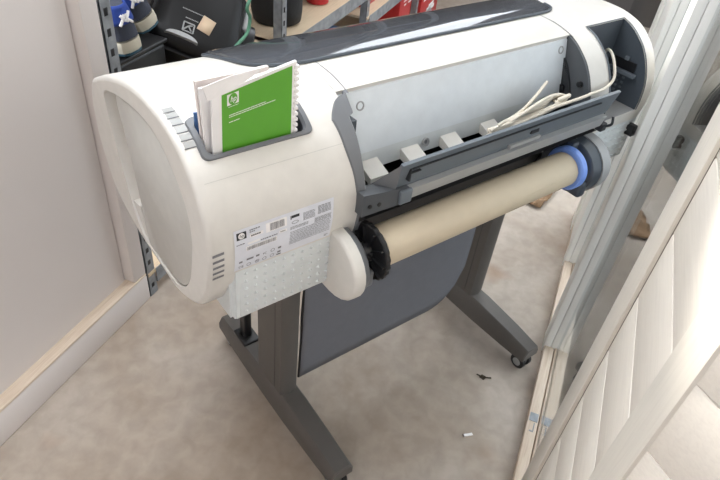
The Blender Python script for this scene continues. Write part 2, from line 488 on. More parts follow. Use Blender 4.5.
# grey inner trims beside the recess
mb = P_()
tab = [(1.0435, .564, .567), (1.041, .538, .561), (1.033, .522, .558), (1.024, .513, .556), (1.0215, .513, .547), (1.01, .515, .546), (.983, .518, .546), (.953, .524, .546),
       (.93, .527, .547), (.91, .530, .549), (.885, .535, .553), (.85, .537, .556), (.82, .538, .556), (.79, .530, .556)]
L, Rr = [], []
tabv = crv([Vector(q) for q in tab], 4)
for z, x, xr in tabv:
    z = min(z, 1.0435); u = u_z(z); p = surf(u, .0035); p0 = surf(u, -.004)
    f = max(0, min(1, (1.0435-z)/.05))
    L.append(((x-.002, p0.x, p0.y), (x+.002, p.x, p.y)))
    Rr.append(((xr-.003, p.x, p.y), (xr, p.x+.003, p.y-.001), (xr, min(.735, p.x+.012+.07*f), p.y-.004*f)))
for i in range(len(L)-1):
    seq = list(L[i])+list(Rr[i]); seq2 = list(L[i+1])+list(Rr[i+1])
    for k in range(len(seq)-1): mb.quad(seq[k], seq[k+1], seq2[k+1], seq2[k])
mb.build('side_trim', M['trim'], printer, fix=False)
mb = P_(); mb.box((.545, .690, .990), (.562, .712, 1.012)); mb.build('trim_catch', M['slate'], printer)
mb = P_()
fl = [surf(u_z(.78)+(u_y(.733)-u_z(.78))*k/24, -.001) for k in range(25)]
poly = [(p.x, p.y) for p in fl] + [(.765, 1.03), (.72, .78)]
mb.prism(poly, XF0-.006, XF0+.002)
mb.cur = 1
mb.prism([(p.x+.045, p.y-.012) for p in fl[6:22]] + [(.735, 1.01), (.715, .86)], XF0-.012, XF0-.004)
mb.cur = 2
mb.lathe([(-.0135, .006), (-.004, .006)], (XF0, .668, .962), 'x', 14)
mb.box((XF0-.016, .70, .895), (XF0-.01, .722, .945)); mb.box((XF0-.016, .672, .90), (XF0-.01, .702, .915))
mb.build('inner_side_trim', [M['trimd'], M['dark'], M['black']], printer)

# four cream paper guides
for i, x in enumerate((.588, .686, .786, .898)):
    mb = P_()
    poly = [(.704, .914), (.666, .900), (.661, .880), (.668, .878), (.674, .889), (.704, .893)]
    mb.prism(poly, x, x+.041)
    mb.build('paper_guide', M['arm'], printer)

# loading tray
TX0, TX1 = .577, 1.212
mb = P_()
mb.prism([(.600, .963), (.606, .965), (.622, .915), (.636, .880), (.630, .878), (.614, .912)], TX0+.02, TX1)
mb.cur = 1
mb.prism([(.6068, .9455), (.6045, .9455), (.6185, .905), (.622, .905)], TX0+.043, TX1-.09)
mb.cur = 2
mb.prism([(.618, .9035), (.606, .902), (.6145, .8735), (.632, .8725)], TX0+.03, TX1-.005)
mb.cur = 3
mb.box((TX0+.045, .6005, .948), (TX1-.06, .606, .9502)); mb.box((TX0+.040, .601, .925), (TX0+.043, .611, .950))
mb.box((TX0+.040, .601, .940), (TX0+.065, .6085, .9425))
mb.cur = 2
mb.box((.884, .607, .9095), (.974, .617, .9165))
mb.cur = 3
mb.box((.937, .6055, .929), (.960, .613, .936))
mb.build('loading_tray', [M['slate2'], M['slate2'], M['silver'], M['dark']], printer, flat=True)
mb = P_()
A, B_, C_ = (.558, .664, .884), (TX0+.021, .602, .962), (TX0+.021, .612, .905)
A2 = (.552, .664, .884)
mb.add([A, B_, C_, A2, (TX0+.019, .604, .962), (TX0+.019, .614, .905)], [(0, 1, 2), (3, 5, 4), (0, 3, 4, 1), (1, 4, 5, 2), (0, 2, 5, 3)])
mb.build('tray_end_flap', M['trim'], printer, fix=False)
mb = P_()
mb.add([(.530, .612, .874), (.628, .608, .874), (.628, .608, .906), (.530, .612, .918), (.530, .64, .874), (.628, .64, .874), (.628, .64, .906), (.530, .64, .918)], [(0, 1, 2, 3), (3, 2, 6, 7), (0, 4, 5, 1), (1, 5, 6, 2), (4, 7, 6, 5), (0, 3, 7, 4)])
mb.cur = 1
for x in (.545, .565): mb.lathe([(-.002, .0042), (.002, .0042)], (x, .6115, .892-(x-.545)*.1), 'y', 14)
mb.cur = 2
mb.rbox((.606, .602, .876), (.634, .612, .905), .004)
mb.build('tray_bracket', [M['trimd'], M['black'], M['slate2']], printer)
mb = P_(); mb.prism([(.612, .866), (.70, .875), (.70, .80), (.648, .83)], XN1-.005, XF0+.03); mb.build('feed_slot', M['black'], printer)
mb = P_(); mb.rbox((1.215, .612, .855), (1.235, .63, .875), .003); mb.tube([(1.225, .61, .87), (1.228, .60, .88), (1.232, .605, .895)], .003); mb.build('tray_hinge', M['dark'], printer)

# dotted lower boxes
def dotbox(xa, xb, name):
    mb = P_()
    yb = .6405; zt = .848; zb = .715
    bm = bmesh.new(); bmesh.ops.create_cube(bm, size=1)
    lo = Vector((xa, yb, zb)); hi = Vector((xb, .80, zt))
    for v in bm.verts: v.co = Vector((lo[i]+(v.co[i]+.5)*(hi[i]-lo[i]) for i in range(3)))
    for v in bm.verts:
        if v.co.y < .7 and v.co.z > .8: v.co.y -= .003
    bmesh.ops.bevel(bm, geom=bm.edges[:], offset=.008, segments=3, affect='EDGES')
    mb.addbm(bm)
    # raised field with dimples
    mb.rbox((xa+.014, yb-.002, zb+.010), (xb-.012, yb+.01, zt-.014), .0019, 2, Matrix.Translation((0, yb, zb)) @ Matrix.Shear('XZ', 4, (0, 0)) @ Matrix.Translation((0, -yb, -zb)))
    mb.cur = 1
    nx, nz = 10, 6
    for i in range(nx):
        for j in range(nz):
            x = xa+.026+(xb-xa-.048)*i/(nx-1); z = zb+.020+(zt-zb-.046)*j/(nz-1)
            mb.add([(x-.0045, yb-.0021, z), (x, yb-.0021, z-.0042), (x+.0045, yb-.0021, z), (x, yb-.0021, z+.0042), (x, yb-.0062, z+.0015)], [(0, 1, 4), (1, 2, 4), (2, 3, 4), (3, 0, 4)])
    mb.build(name, [M['box'], M['box']], printer, angle=25)
dotbox(.298, .506, 'lower_cover')
dotbox(1.225, 1.425, 'lower_cover')

# seams
def strip(mb, pts, w, nrm_off=.0006):
    pass
mb = P_()
us_ = u_z(.995)
mb.quad(spt(XN0+.016, us_-.05, .0006), spt(.520, us_-.05, .0006), spt(.520, us_+.08, .0006), spt(XN0+.016, us_+.08, .0006))
mb.build('housing_seam', M['door'], printer, fix=False)
mb = P_()
for x in (.567, XF0):
    mb = P_(); a, b = u_z(1.043), u_y(.83)
    for k in range(12):
        u, v = a+(b-a)*k/12, a+(b-a)*(k+1)/12
        mb.quad(spt(x-.001, u, .0006), spt(x+.001, u, .0006), spt(x+.001, v, .0006), spt(x-.001, v, .0006))
    mb.build('cover_seam', M['ink'], printer, fix=False)

# finger grips on the shoulder, vents low on the side
mb = P_()
ua, ub = u_y(.704), u_y(.785)
for k in range(6):
    a = ua+(ub-ua)*(k+.12)/6; b = ua+(ub-ua)*(k+.86)/6
    mb.cur = 0
    mb.add([spt(.2715, a, .0012), spt(.2885, a, .0012), spt(.2885, b, .0012), spt(.2715, b, .0012)], [(0, 1, 2, 3)])
    mb.cur = 1
    mb.add([spt(.2705, a-.25, .0006), spt(.2890, a-.25, .0006), spt(.2890, a, .0008), spt(.2705, a, .0008)], [(0, 1, 2, 3)])
mb.build('finger_grip', [M['pad'], M['trim']], printer, fix=False)
mb = P_()
for k in range(5):
    z = .836+k*.0125
    mb.add([spt(.2665, u_z(z), .0008), spt(.2855, u_z(z+.001), .0008), spt(.2855, u_z(z+.006), .0008), spt(.2665, u_z(z+.005), .0008)], [(0, 1, 2, 3)])
mb.build('side_vent', M['ink'], printer, fix=False)

# identification label (sits on the curved side)
def dec(mb, xa, xb, za, zb, off, n=4):
    for k in range(n):
        a, b = za+(zb-za)*k/n, za+(zb-za)*(k+1)/n
        mb.quad(spt(xa, u_z(a), off), spt(xb, u_z(a), off), spt(xb, u_z(b), off), spt(xa, u_z(b), off))
lab = P_(); dec(lab, .303, .483, .838, .921, .0008, 8)
label = lab.build('rating_label', M['label'], printer, fix=False)
def text_mesh(txt, size, shear=0, bold=0):
    cu = bpy.data.curves.new('t', 'FONT'); cu.body = txt; cu.size = size; cu.shear = shear; cu.offset = bold; cu.align_x = 'CENTER'; cu.align_y = 'CENTER'
    o = bpy.data.objects.new('t', cu); COL.objects.link(o)
    dg = bpy.context.evaluated_depsgraph_get(); dg.update()
    me = bpy.data.meshes.new_from_object(o.evaluated_get(dg))
    vs = [v.co.copy() for v in me.vertices]; fs = [list(p.vertices) for p in me.polygons]
    COL.objects.unlink(o); bpy.data.objects.remove(o); bpy.data.meshes.remove(me); bpy.data.curves.remove(cu)
    return vs, fs
def label_text(mb, txt, x, z, size, off=.0016, **k):
    vs, fs = text_mesh(txt, size, **k)
    mb.add([spt(x+v.x, u_z(z+v.y), off) for v in vs], fs)
def disc(cx, cz, r, fn, n=20):
    return [fn(cx+r*math.cos(2*math.pi*k/n), cz+r*math.sin(2*math.pi*k/n)) for k in range(n)]
lp = lambda off: (lambda x, z: spt(x, u_z(z), off))
mb = P_()                              # slots: 0 dark, 1 grey, 2 white
# left part
mb.cur = 0; dec(mb, .307, .3235, .903, .916, .0012)
mb.cur = 2; mb.add(disc(.3152, .9095, .0055, lp(.0015)), [tuple(range(20))])
mb.cur = 0; label_text(mb, 'hp', .3152, .9095, .0075, .0018, shear=.25)
mb.cur = 2; dec(mb, .329, .352, .901, .907, .0012); dec(mb, .357, .394, .899, .916, .0012); dec(mb, .325, .346, .889, .893, .0012); dec(mb, .322, .376, .877, .886, .0012); dec(mb, .380, .394, .889, .894, .0012)
mb.cur = 1
for x, z, n in ((.329, .914, 5), (.329, .9105, 3), (.306, .8935, 4), (.347, .889, 8), (.382, .8905, 3)):
    xx = x
    for k in range(n):
        w = random.choice((.0025, .0035, .0045)); dec(mb, xx, xx+w*.85, z, z+.0018, .0015, 1); xx += w+.0004
mb.cur = 0
xx = .331
for k in range(5): dec(mb, xx, xx+.0026, .9028, .9055, .0015, 1); xx += .0034
def barcode(x0, x1, z0, z1):
    x = x0
    while x < x1:
        w = random.choice((.0006, .0009, .0013)); dec(mb, x, x+w, z0, z1, .0016, 1); x += w+random.choice((.0006, .0009))
mb.cur = 1
barcode(.364, .388, .901, .914); barcode(.324, .374, .878, .885)
# symbols row
mb.cur = 0
label_text(mb, 'CE', .314, .845, .0075); label_text(mb, 'N', .3425, .845, .006); label_text(mb, 'FC', .3555, .857, .006)
mb.cur = 1
for x, z in ((.3275, .845), (.3425, .845), (.3555, .845), (.3695, .845), (.3695, .858)):
    a = disc(x, z, .0038, lp(.0015), 18); b = disc(x, z, .0029, lp(.0015), 18)
    mb.add(a+b, [(k, (k+1) % 18, 18+(k+1) % 18, 18+k) for k in range(18)])
for x, z in ((.313, .8565), (.326, .858), (.332, .858), (.3425, .8585), (.382, .858), (.382, .848)):
    dec(mb, x-.003, x+.003, z-.002, z+.002, .0015, 1)
mb.cur = 0; dec(mb, .378, .386, .8405, .843, .0015, 1)
# right part
mb.cur = 0; dec(mb, .403, .417, .909, .914, .0013, 1); mb.cur = 1; dec(mb, .4005, .403, .907, .914, .0013, 1)
a = [spt(.409+.0065*math.cos(t/9*math.pi), u_z(.9005+.003*math.sin(t/9*math.pi)), .0015) for t in range(18)]
b = [spt(.409+.0056*math.cos(t/9*math.pi), u_z(.9005+.0022*math.sin(t/9*math.pi)), .0015) for t in range(18)]
mb.add(a+b, [(k, (k+1) % 18, 18+(k+1) % 18, 18+k) for k in range(18)])
def lines(x0, x1, z0, z1, n, h=.0013):
    for k in range(n):
        z = z0+(z1-z0)*k/max(1, n-1); x = x0
        while x < x1-.002:
            w = min(random.uniform(.003, .008), x1-x); dec(mb, x, x+w*.86, z, z+h, .0015, 1); x += w
lines(.424, .447, .898, .911, 7, .0008); lines(.452, .478, .900, .914, 7, .0010); lines(.446, .479, .885, .893, 5, .0008); lines(.400, .434, .888, .892, 3, .0008)
lines(.400, .479, .856, .882, 9, .0009); lines(.470, .478, .843, .846, 2)
mb.build('label_print', [M['inkd'], M['ink'], M['white']], label, fix=False)

# spindle arms
def arm(xa, xb, xr, cap_m, rim_m, name):
    mb = P_()
    def outline(s=1.0, d=0):
        pts = [(.662, .846-d)]
        for k in range(13):
            t = math.pi/2-math.pi*k/12
            pts.append((.630-(.076-d)*math.cos(t), .7745+(.0715-d)*math.sin(t)))
        pts += [(.662, .703+d), (.70, .705+d), (.70, .84-d)]
        return pts
    sg = 1 if xb > xa else -1
    r = .008
    rings = []
    for k in range(6):
        a = math.pi/2*k/5; d = r*(1-math.sin(a)); x = xa+sg*r*(1-math.cos(a))
        rings.append([(x, *p) for p in outline(d=d)])
    rings.append([(xb, *p) for p in outline()])
    mb.loft(rings)
    a_ = mb.build(name, cap_m, printer, angle=50)
    mb = P_()
    mb.loft([[(xb, *p) for p in outline(d=.003)], [(xr, *p) for p in outline(d=.006)], [(xr+sg*.004, *p) for p in outline(d=.012)]])
    if sg > 0: mb.rbox((xr-.005, .570, .742), (xr+.020, .612, .778), .006)
    mb.build('arm_rim', rim_m, a_, angle=50)
    return a_
arm(.487, .509, .522, M['arm'], M['trim'], 'spindle_arm')
a_ = arm(1.222, 1.188, 1.160, M['silver'], M['slate'], 'spindle_arm')
mb = P_(); mb.rbox((1.140, .566, .722), (1.166, .63, .765), .008); mb.rbox((1.140, .62, .80), (1.166, .66, .84), .006); mb.cur = 1; mb.rbox((1.145, .590, .790), (1.166, .606, .815), .003)
mb.build('spindle_holder', [M['slate'], M['chrome']], a_)
mb = P_(); mb.rbox((1.386, .618, .792), (1.404, .645, .822), .004); mb.build('roll_latch', M['black'], printer)

# stand: feet, legs, casters, cross beam
def stand_side(xc):
    mb = P_()
    rings = []
    for y, hw, zt, zb in ((.574, .031, .094, .058), (.577, .034, .098, .054), (.66, .036, .110, .050), (.80, .038, .122, .046), (.93, .038, .122, .046), (1.08, .036, .110, .050), (1.187, .033, .098, .056), (1.190, .030, .094, .060)):
        tw = hw*.74
        rings.append([(xc-hw, y, zb), (xc-hw, y, zb+(zt-zb)*.5), (xc-tw, y, zt-.004), (xc-tw+.004, y, zt), (xc+tw-.004, y, zt), (xc+tw, y, zt-.004), (xc+hw, y, zb+(zt-zb)*.5), (xc+hw, y, zb)])
    mb.loft(rings)
    foot = mb.build('foot', M['leg'], printer, angle=30)
    for y in (.612, 1.165):
        mb = P_()
        for s in (-1, 1):
            mb.lathe([(-.008, .018), (-.006, .025), (.006, .025), (.008, .018)], (xc+s*.014, y-.012, .025), 'x', 24)
        mb.cur = 1
        mb.box((xc-.006, y-.03, .02), (xc+.006, y+.012, .058)); mb.rbox((xc-.02, y-.022, .045), (xc+.02, y+.02, .060), .004)
        mb.cur = 2
        for s in (-1, 1): mb.lathe([(-.0088, .014), (.0088, .014)], (xc+s*.014, y-.012, .025), 'x', 20)
        mb.build('caster', [M['black'], M['legd'], M['silver']], foot)
    mb = P_()
    hw = .0275
    prof = [(xc-hw, .835), (xc-hw, .95), (xc-hw+.012, .962), (xc+hw-.012, .962), (xc+hw, .95)] + [(xc+hw-.0+.0*k, .845) for k in range(1)] + [(xc+hw-.006, .832), (xc, .826), (xc-hw+.006, .83)]
    mb.prism(prof, .110, .70, axis='z')
    mb.cur = 1
    mb.box((xc-.0285, .862, .13), (xc-.0274, .864, .70))
    leg = mb.build('leg_post', [M['leg'], M['legd']], printer, angle=40)
    mb = P_(); mb.rbox((xc-.012, 1.06, .10), (xc+.012, 1.09, .72), .004); mb.rbox((xc-.026, 1.035, .105), (xc+.026, 1.105, .120), .004)
    mb.build('rear_strut', M['black'], printer)
    return leg
stand_side(.540); stand_side(1.262)
mb = P_(); mb.rbox((.565, .87, .60), (1.235, .93, .70), .006); mb.build('cross_beam', M['legd'], printer)
# collection bin: grey cloth hung between the legs
mb = P_()
def binz(x):                           # lower edge of the cloth
    t = (x-.585)/(1.165-.585)
    return .155
nx, nz = 30, 14; V = []
for i in range(nx+1):
    x = .574+(1.158-.574)*i/nx
    zb = .150
    if x > 1.04: zb = .150+.16*(1-math.sqrt(max(0, 1-((x-1.04)/.119)**2)))
    for j in range(nz+1):
        z = zb+(.66-zb)*j/nz; s = (z-.15)/.5
        V.append((x, .838-.012*math.sin(math.pi*s)+.004*math.sin(x*23)*s*(1-s)*4, z))
F_ = [(i*(nz+1)+j, (i+1)*(nz+1)+j, (i+1)*(nz+1)+j+1, i*(nz+1)+j+1) for i in range(nx) for j in range(nz)]
mb.add(V, F_)
o = mb.build('collection_bin', M['fabric'], printer, fix=False)
sm = o.modifiers.new('thick', 'SOLIDIFY'); sm.thickness = .003
mb = P_(); mb.tube([(.573, .838, .66), (.572, .834, .60), (.5735, .833, .5), (.571, .834, .40), (.5735, .836, .3), (.572, .838, .155)], .0035); mb.build('bin_edge', M['black'], o)

# ------------------------------------------------------------------ roll and spindle (lifted off together or one by one)
RC = Vector((0, .603, .798)); RR = .0390
def on_printer(mb, name, m, c, **k):
    return mb.build(name, m, None, W(c), -TH, **k)
c = Vector((.87, RC.y, RC.z-RR)); mb = MB(c)
mb.lathe([(.566, RR), (1.098, RR), (1.098, .0275), (.566, .0275)], (0, RC.y, RC.z), 'x', 56, close=True)
mb.cur = 1
t0 = .3
ys = RR*1.004
mb.tube([(x, RC.y-ys*math.cos(t0+.004*math.sin(x*30)), RC.z+ys*math.sin(t0)) for x in [.93+.2*k/12 for k in range(13)]], .0007, 6, 1)
tag(on_printer(mb, 'paper_roll', [M['kraft'], M['kraft']], c), 'long beige paper roll loaded across the front of the grey printer', 'paper roll')
c = Vector((.87, RC.y, RC.z-.055)); sp = empty('roll_spindle', W(c), -TH)
tag(sp, 'spindle with a black toothed disc and a blue hub carrying the beige roll', 'spindle')
mb = MB(c)
n = 180; ring = []
def wav(k, r): a = 2*math.pi*k/n; return r*(1+.016*math.cos(22*a))
def wr(x, r, w=True): return [(x, RC.y+(wav(k, r) if w else r)*math.cos(2*math.pi*k/n), RC.z+(wav(k, r) if w else r)*math.sin(2*math.pi*k/n)) for k in range(n)]
mb.loft([wr(.546, .0255, False), wr(.546, .0535, True), wr(.548, .056), wr(.554, .056), wr(.556, .0535), wr(.556, .0245, False)], cap=False)
mb.loft([wr(.546, .0255, False), wr(.551, .024, False)], cap=True)
for k in range(10):
    a = 2*math.pi*k/10; mm = Matrix.Translation((0, RC.y, RC.z)) @ Matrix.Rotation(a, 4, 'X')
    mb.box((.540, .014, -.0015), (.548, .051, .0015), mm)
mb.lathe([(.556, .026), (.564, .026)], (0, RC.y, RC.z), 'x', 40)
mb.build('flange_disc', M['black'], sp)
mb = MB(c); mb.lathe([(.530, .011), (1.155, .011)], (0, RC.y, RC.z), 'x', 24); mb.lathe([(.530, .016), (.5445, .019)], (0, RC.y, RC.z), 'x', 24)
mb.cur = 1; mb.box((.530, RC.y-.020, RC.z+.004), (.537, RC.y-.012, RC.z+.010)); mb.build('rod', [M['black'], M['chrome']], sp)
mb = MB(c); mb.lathe([(1.085, .0265), (1.099, .0265), (1.099, .0465), (1.102, .050), (1.116, .050), (1.120, .0465), (1.120, .012)], (0, RC.y, RC.z), 'x', 48)
mb.build('blue_hub', M['blue'], sp)

# ------------------------------------------------------------------ papers in the pocket
def sheet_stack(name, pts, thick, m, edge=None):
    """pts: 4 corners (x, y, z) bl, br, tr, tl on the camera side"""
    c = (Vector(pts[0])+Vector(pts[1]))/2
    mb = MB(c); f = [Vector(p) for p in pts]; n = (f[1]-f[0]).cross(f[3]-f[0]).normalized()
    if n.y < 0: n = -n
    b = [p+n*thick for p in f]
    mb.add(f+b, [(0, 1, 2, 3), (7, 6, 5, 4), (0, 4, 5, 1), (1, 5, 6, 2), (2, 6, 7, 3), (3, 7, 4, 0)])
    return mb, c, f
ZP = .925
# green spiral-bound manual, in front
bl, br = Vector((.304, .6945, ZP)), Vector((.4455, .6945, ZP)); tr = Vector((.4430, .692, 1.136)); tl = Vector((.311, .692, 1.112))
mb, c, f = sheet_stack('green_manual', [bl, br, tr, tl], .005, None)
man = tag(on_printer(mb, 'manual', M['white'], c, flat=True), 'green-fronted white comb-bound manual standing front-most in the grey pocket', 'manual')
def on_cover(s, t, off=.0004):        # s across 0..1, t up 0..1
    p = (bl.lerp(br, s)).lerp(tl.lerp(tr, s), t); n = (br-bl).cross(tl-bl).normalized()
    if n.y > 0: n = -n
    return p+n*off
mb = MB(c)
mb.add([on_cover(.105, .02), on_cover(.945, .02), on_cover(.945, .980), on_cover(.5, .975), on_cover(.105, .97)], [(0, 1, 2, 3, 4)])
cov = mb.build('cover_print', M['green'], man, fix=False, flat=True)
mb = MB(c); k = .0008
def crect(s0, s1, t0, t1, off=.0008): mb.quad(on_cover(s0, t0, off), on_cover(s1, t0, off), on_cover(s1, t1, off), on_cover(s0, t1, off))
crect(.165, .300, .868, .955)
for s0, s1, t, h in ((.185, .62, .785, .006), (.185, .74, .770, .006), (.185, .31, .728, .007), (.18, .30, .853, .004)):
    s = s0
    while s < s1-.005:
        w = min(random.uniform(.015, .04), s1-s); crect(s, s+w*.85, t, t+h); s += w
mb.cur = 1
cx_, ct_ = .2325, .9115
mb.add([on_cover(cx_+.050*math.cos(2*math.pi*q/24), ct_+.044*math.sin(2*math.pi*q/24), .0011) for q in range(24)], [tuple(range(24))])
mb.cur = 0
vs, fs = text_mesh('hp', 1.0, shear=.28, bold=.01)
mb.add([on_cover(cx_+v.x*.070, ct_+v.y*.062, .0015) for v in vs], fs)
mb.build('cover_lettering', [M['white'], M['green']], cov, fix=False, flat=True)
mb = MB(c)
for q in range(15):
    p = on_cover(.985, .33+.045*q, -.001)
    mm = Matrix.Translation(p)
    mb.rbox((-.002, -.003, -.0028), (.006, .008, .0028), .0012, 2, mm)
mb.build('comb_binding', M['white'], man)
# loose white papers behind
defs = [('paper_sheaf', [(.3035, .7015, ZP), (.432, .7015, ZP), (.410, .704, 1.121), (.2985, .7045, 1.118)], .004, 'white', 'white paper sheaf behind the green manual, its tilted top edge showing'),
        ('paper_sheaf', [(.3025, .709, ZP), (.425, .709, ZP), (.411, .716, 1.124), (.2985, .715, 1.124)], .006, 'paper2', 'thick pinkish-white paper sheaf at the back of the grey pocket')]
FOLD = [(.2975, .690, 1.127), (.303, .6885, 1.1055), (.328, .6885, 1.1135), (.3554, .6885, 1.1215), (.392, .690, 1.138), (.342, .691, 1.1345)]
for nm, pts, th, mm_, lb in defs:
    mb, c, f = sheet_stack(nm, pts, th, None)
    shf = tag(on_printer(mb, nm, M[mm_], c, flat=True), lb, 'papers', 'papers in the printer pocket')
    if mm_ == 'white':                  # a sheet of this sheaf folds forward over the manual's corner
        fl_ = FOLD; mb = MB(c); nb = [Vector(p)+Vector((0, .0012, 0)) for p in fl_]; k_ = len(fl_)
        mb.add([Vector(p) for p in fl_]+nb, [tuple(range(k_)), tuple(range(2*k_-1, k_-1, -1))]+[(i, i+k_, (i+1) % k_+k_, (i+1) % k_) for i in range(k_)])
        mb.build('folded_sheet', M['white'], shf, flat=True)
mb, c, f = sheet_stack('x', [(.3015, .728, ZP), (.34, .728, ZP), (.338, .733, 1.062), (.3005, .733, 1.068)], .003, None)
tag(on_printer(mb, 'leaflet', M['bluep'], c, flat=True), 'small blue leaflet peeking from the left side of the pocket', 'leaflet')

# ------------------------------------------------------------------ cables
def cable(name, path, r, label, m='cable', plug=None, group=None):
    c = Vector(path[0]); mb = MB(c); mb.tube(path, r, 8, 6)
    o = on_printer(mb, name, M[m], c); tag(o, label, 'cable', group)
    if plug:
        mb = MB(c); a = Vector(plug[0]); d = (Vector(plug[1])-a)
        rot = Vector((0, 0, 1)).rotation_difference(d.normalized()).to_matrix().to_4x4()
        mb.rbox((-.007, -.005, 0), (.007, .005, d.length), .003, 2, Matrix.Translation(a) @ rot)
        mb.build('plug', M['white'], o)
    return o
cable('cable', [(1.329, .735, .976), (1.317, .722, .992), (1.301, .70, .993), (1.274, .67, .983), (1.246, .645, .966), (1.19, .628, .962), (1.132, .622, .965), (1.097, .622, .963), (1.044, .628, .957), (.98, .638, .945), (.904, .645, .932)], .0034,
      'cream cable running from the dark recess at the far end down into the tray')
bundle = []
for q in range(4):
    o0 = .006*q
    pth = [(.865+.012*q, .655-.003*q, .918+.004*q), (.89, .650, .930+o0*.6), (.95, .644+.003*q, .955-o0*.5), (1.01, .648, .968-o0), (1.055, .650+.004*q, .968-o0), (1.08-.012*q, .642, .958), (1.03, .634, .950+.002*q), (.96, .636+.003*q, .942), (.90, .645, .930+.003*q), (.87, .655+.002*q, .922+.002*q)]
    bundle.append(pth)
c = Vector(bundle[0][0]); mb = MB(c)
for pth in bundle: mb.tube(pth, .0034, 8, 6)
mb.tube([(.87, .652, .930), (.951, .655, .9505), (1.001, .665, .968), (1.049, .68, .984)], .0034, 8, 5)
cb = tag(on_printer(mb, 'cable_bundle', M['cable'], c), 'tangled bundle of cream cables lying behind the slate tray edge', 'cable')
mb = MB(c); a = Vector((1.045, .640, .961)); d = Vector((.036, -.003, .006)); rot = Vector((0, 0, 1)).rotation_difference(d.normalized()).to_matrix().to_4x4()
mb.rbox((-.0045, -.004, 0), (.0045, .004, d.length), .003, 2, Matrix.Translation(a) @ rot); mb.build('plug', M['cable'], cb)

# ------------------------------------------------------------------ room (room axes: x along the passage, y across it)
def room(name, mb, m, kind='structure', **k):
    o = mb.build(name, m, **k); o['kind'] = kind; return o
mb = MB(); mb.box((-2.5, -.27, -.05), (5.2, 1.75, 0)); room('floor', mb, M['floor'])
mb = MB(); mb.box((-2.5, 1.097, .09), (1.030, 1.14, 1.9)); room('wall_left', mb, M['wall'])
mb = MB(); mb.rbox((-2.5, 1.060, 0), (1.09, 1.15, .104), .004, 2); mb.cur = 1; mb.rbox((-2.5, 1.060, .1035), (1.09, 1.10, .1115), .003, 2); room('baseboard_left', mb, [M['wall'], M['pine']])
mb = MB(); mb.rbox((1.035, 1.062, .1115), (1.090, 1.15, 2.4), .004, 2); room('trim_1', mb, M['wall'])
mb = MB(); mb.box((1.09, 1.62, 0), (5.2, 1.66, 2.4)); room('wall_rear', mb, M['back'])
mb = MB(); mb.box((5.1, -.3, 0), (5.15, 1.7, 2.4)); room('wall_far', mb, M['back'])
# right side: sill, posts, panes, boarded part
GY = -.228
mb = MB()
mb.rbox((.86, -.222, 0), (2.32, -.190, .030), .003, 2); mb.rbox((.86, -.268, 0), (2.32, -.2235, .034), .003, 2)
room('trim_2', mb, M['pine'])
mb = MB(); mb.rbox((1.48, -.2085, .0), (1.57, -.186, 2.4), .003, 2); mb.rbox((1.48, -.236, .0), (1.57, -.2095, 2.4), .003, 2); room('trim_3', mb, M['paintz'])
mb = MB(); mb.rbox((1.95, -.206, .0), (2.02, -.188, 2.4), .003, 2); mb.rbox((2.022, -.206, .0), (2.20, -.192, 2.4), .002, 2); mb.rbox((2.202, -.215, 0), (2.30, -.186, 2.4), .003, 2); mb.rbox((1.95, -.268, 0), (2.30, -.207, 2.4), .003, 2); room('trim_4', mb, M['paintz'])
mb = MB(); mb.rbox((.780, -.222, .0), (.866, -.186, 2.4), .003, 2); mb.rbox((.80, -.268, .0), (.866, -.223, 2.4), .003, 2); room('trim_5', mb, M['paintr'])
mb = MB(); mb.box((.866, GY-.006, .034), (1.48, GY, 2.4)); room('window_1', mb, M['glass'])
mb = MB(); mb.box((1.57, GY-.006, .034), (1.95, GY, 2.4)); room('window_2', mb, M['glass'])
mb = MB(); mb.box((2.30, GY-.006, .034), (5.1, GY, 2.4)); room('window_3', mb, M['glass'])
# boards: each board one strip with bevelled edges in one wall mesh, dark gaps between
def boards(mb, length, z0, pitch, nb, thick, T, bev=.0022):
    for k in range(nb):
        za = z0+k*pitch
        mb.rbox((0, -thick, za+.0009), (length, 0, za+pitch-.0009), bev, 2, T)
zj = .395 - .124*4
mb = MB(); T = Matrix.Translation((.45, -.1935, 0)); boards(mb, .33, zj+.124, .124, 19, .016, T)
mb.cur = 1; mb.box((.44, -.225, 0), (.78, -.206, 2.4)); room('wall_right', mb, [M['paint'], M['groove']])
mb = MB(); mb.box((.7785, -.1935, 0), (.7805, -.1930, 2.4)); room('trim_6', mb, M['groove'])
mb = MB(); mb.rbox((.444, -.212, 0), (.524, -.186, 2.4), .002, 2)
mb.cur = 1
for x, z in ((.452, 1.150), (.472, 1.169), (.455, .62), (.475, .40)): mb.lathe([(-.0005, .0016), (.0004, .0012)], (x, -.186, z), 'y', 10)
room('trim_7', mb, [M['paintr'], M['groove']])
mb = MB(); T = Matrix.Translation((.446, -.1885, 0)) @ Matrix.Rotation(math.radians(180+45), 4, 'Z') @ Matrix.Rotation(math.pi, 4, 'Z') @ Matrix.Scale(-1, 4, (1, 0, 0))
boards(mb, .9, .966-.1115*9, .1115, 21, .016, T, .0006); mb.cur = 1; mb.box((0, -.04, 0), (.9, -.015, 2.4), T); room('wall_near', mb, [M['paint'], M['groove']])
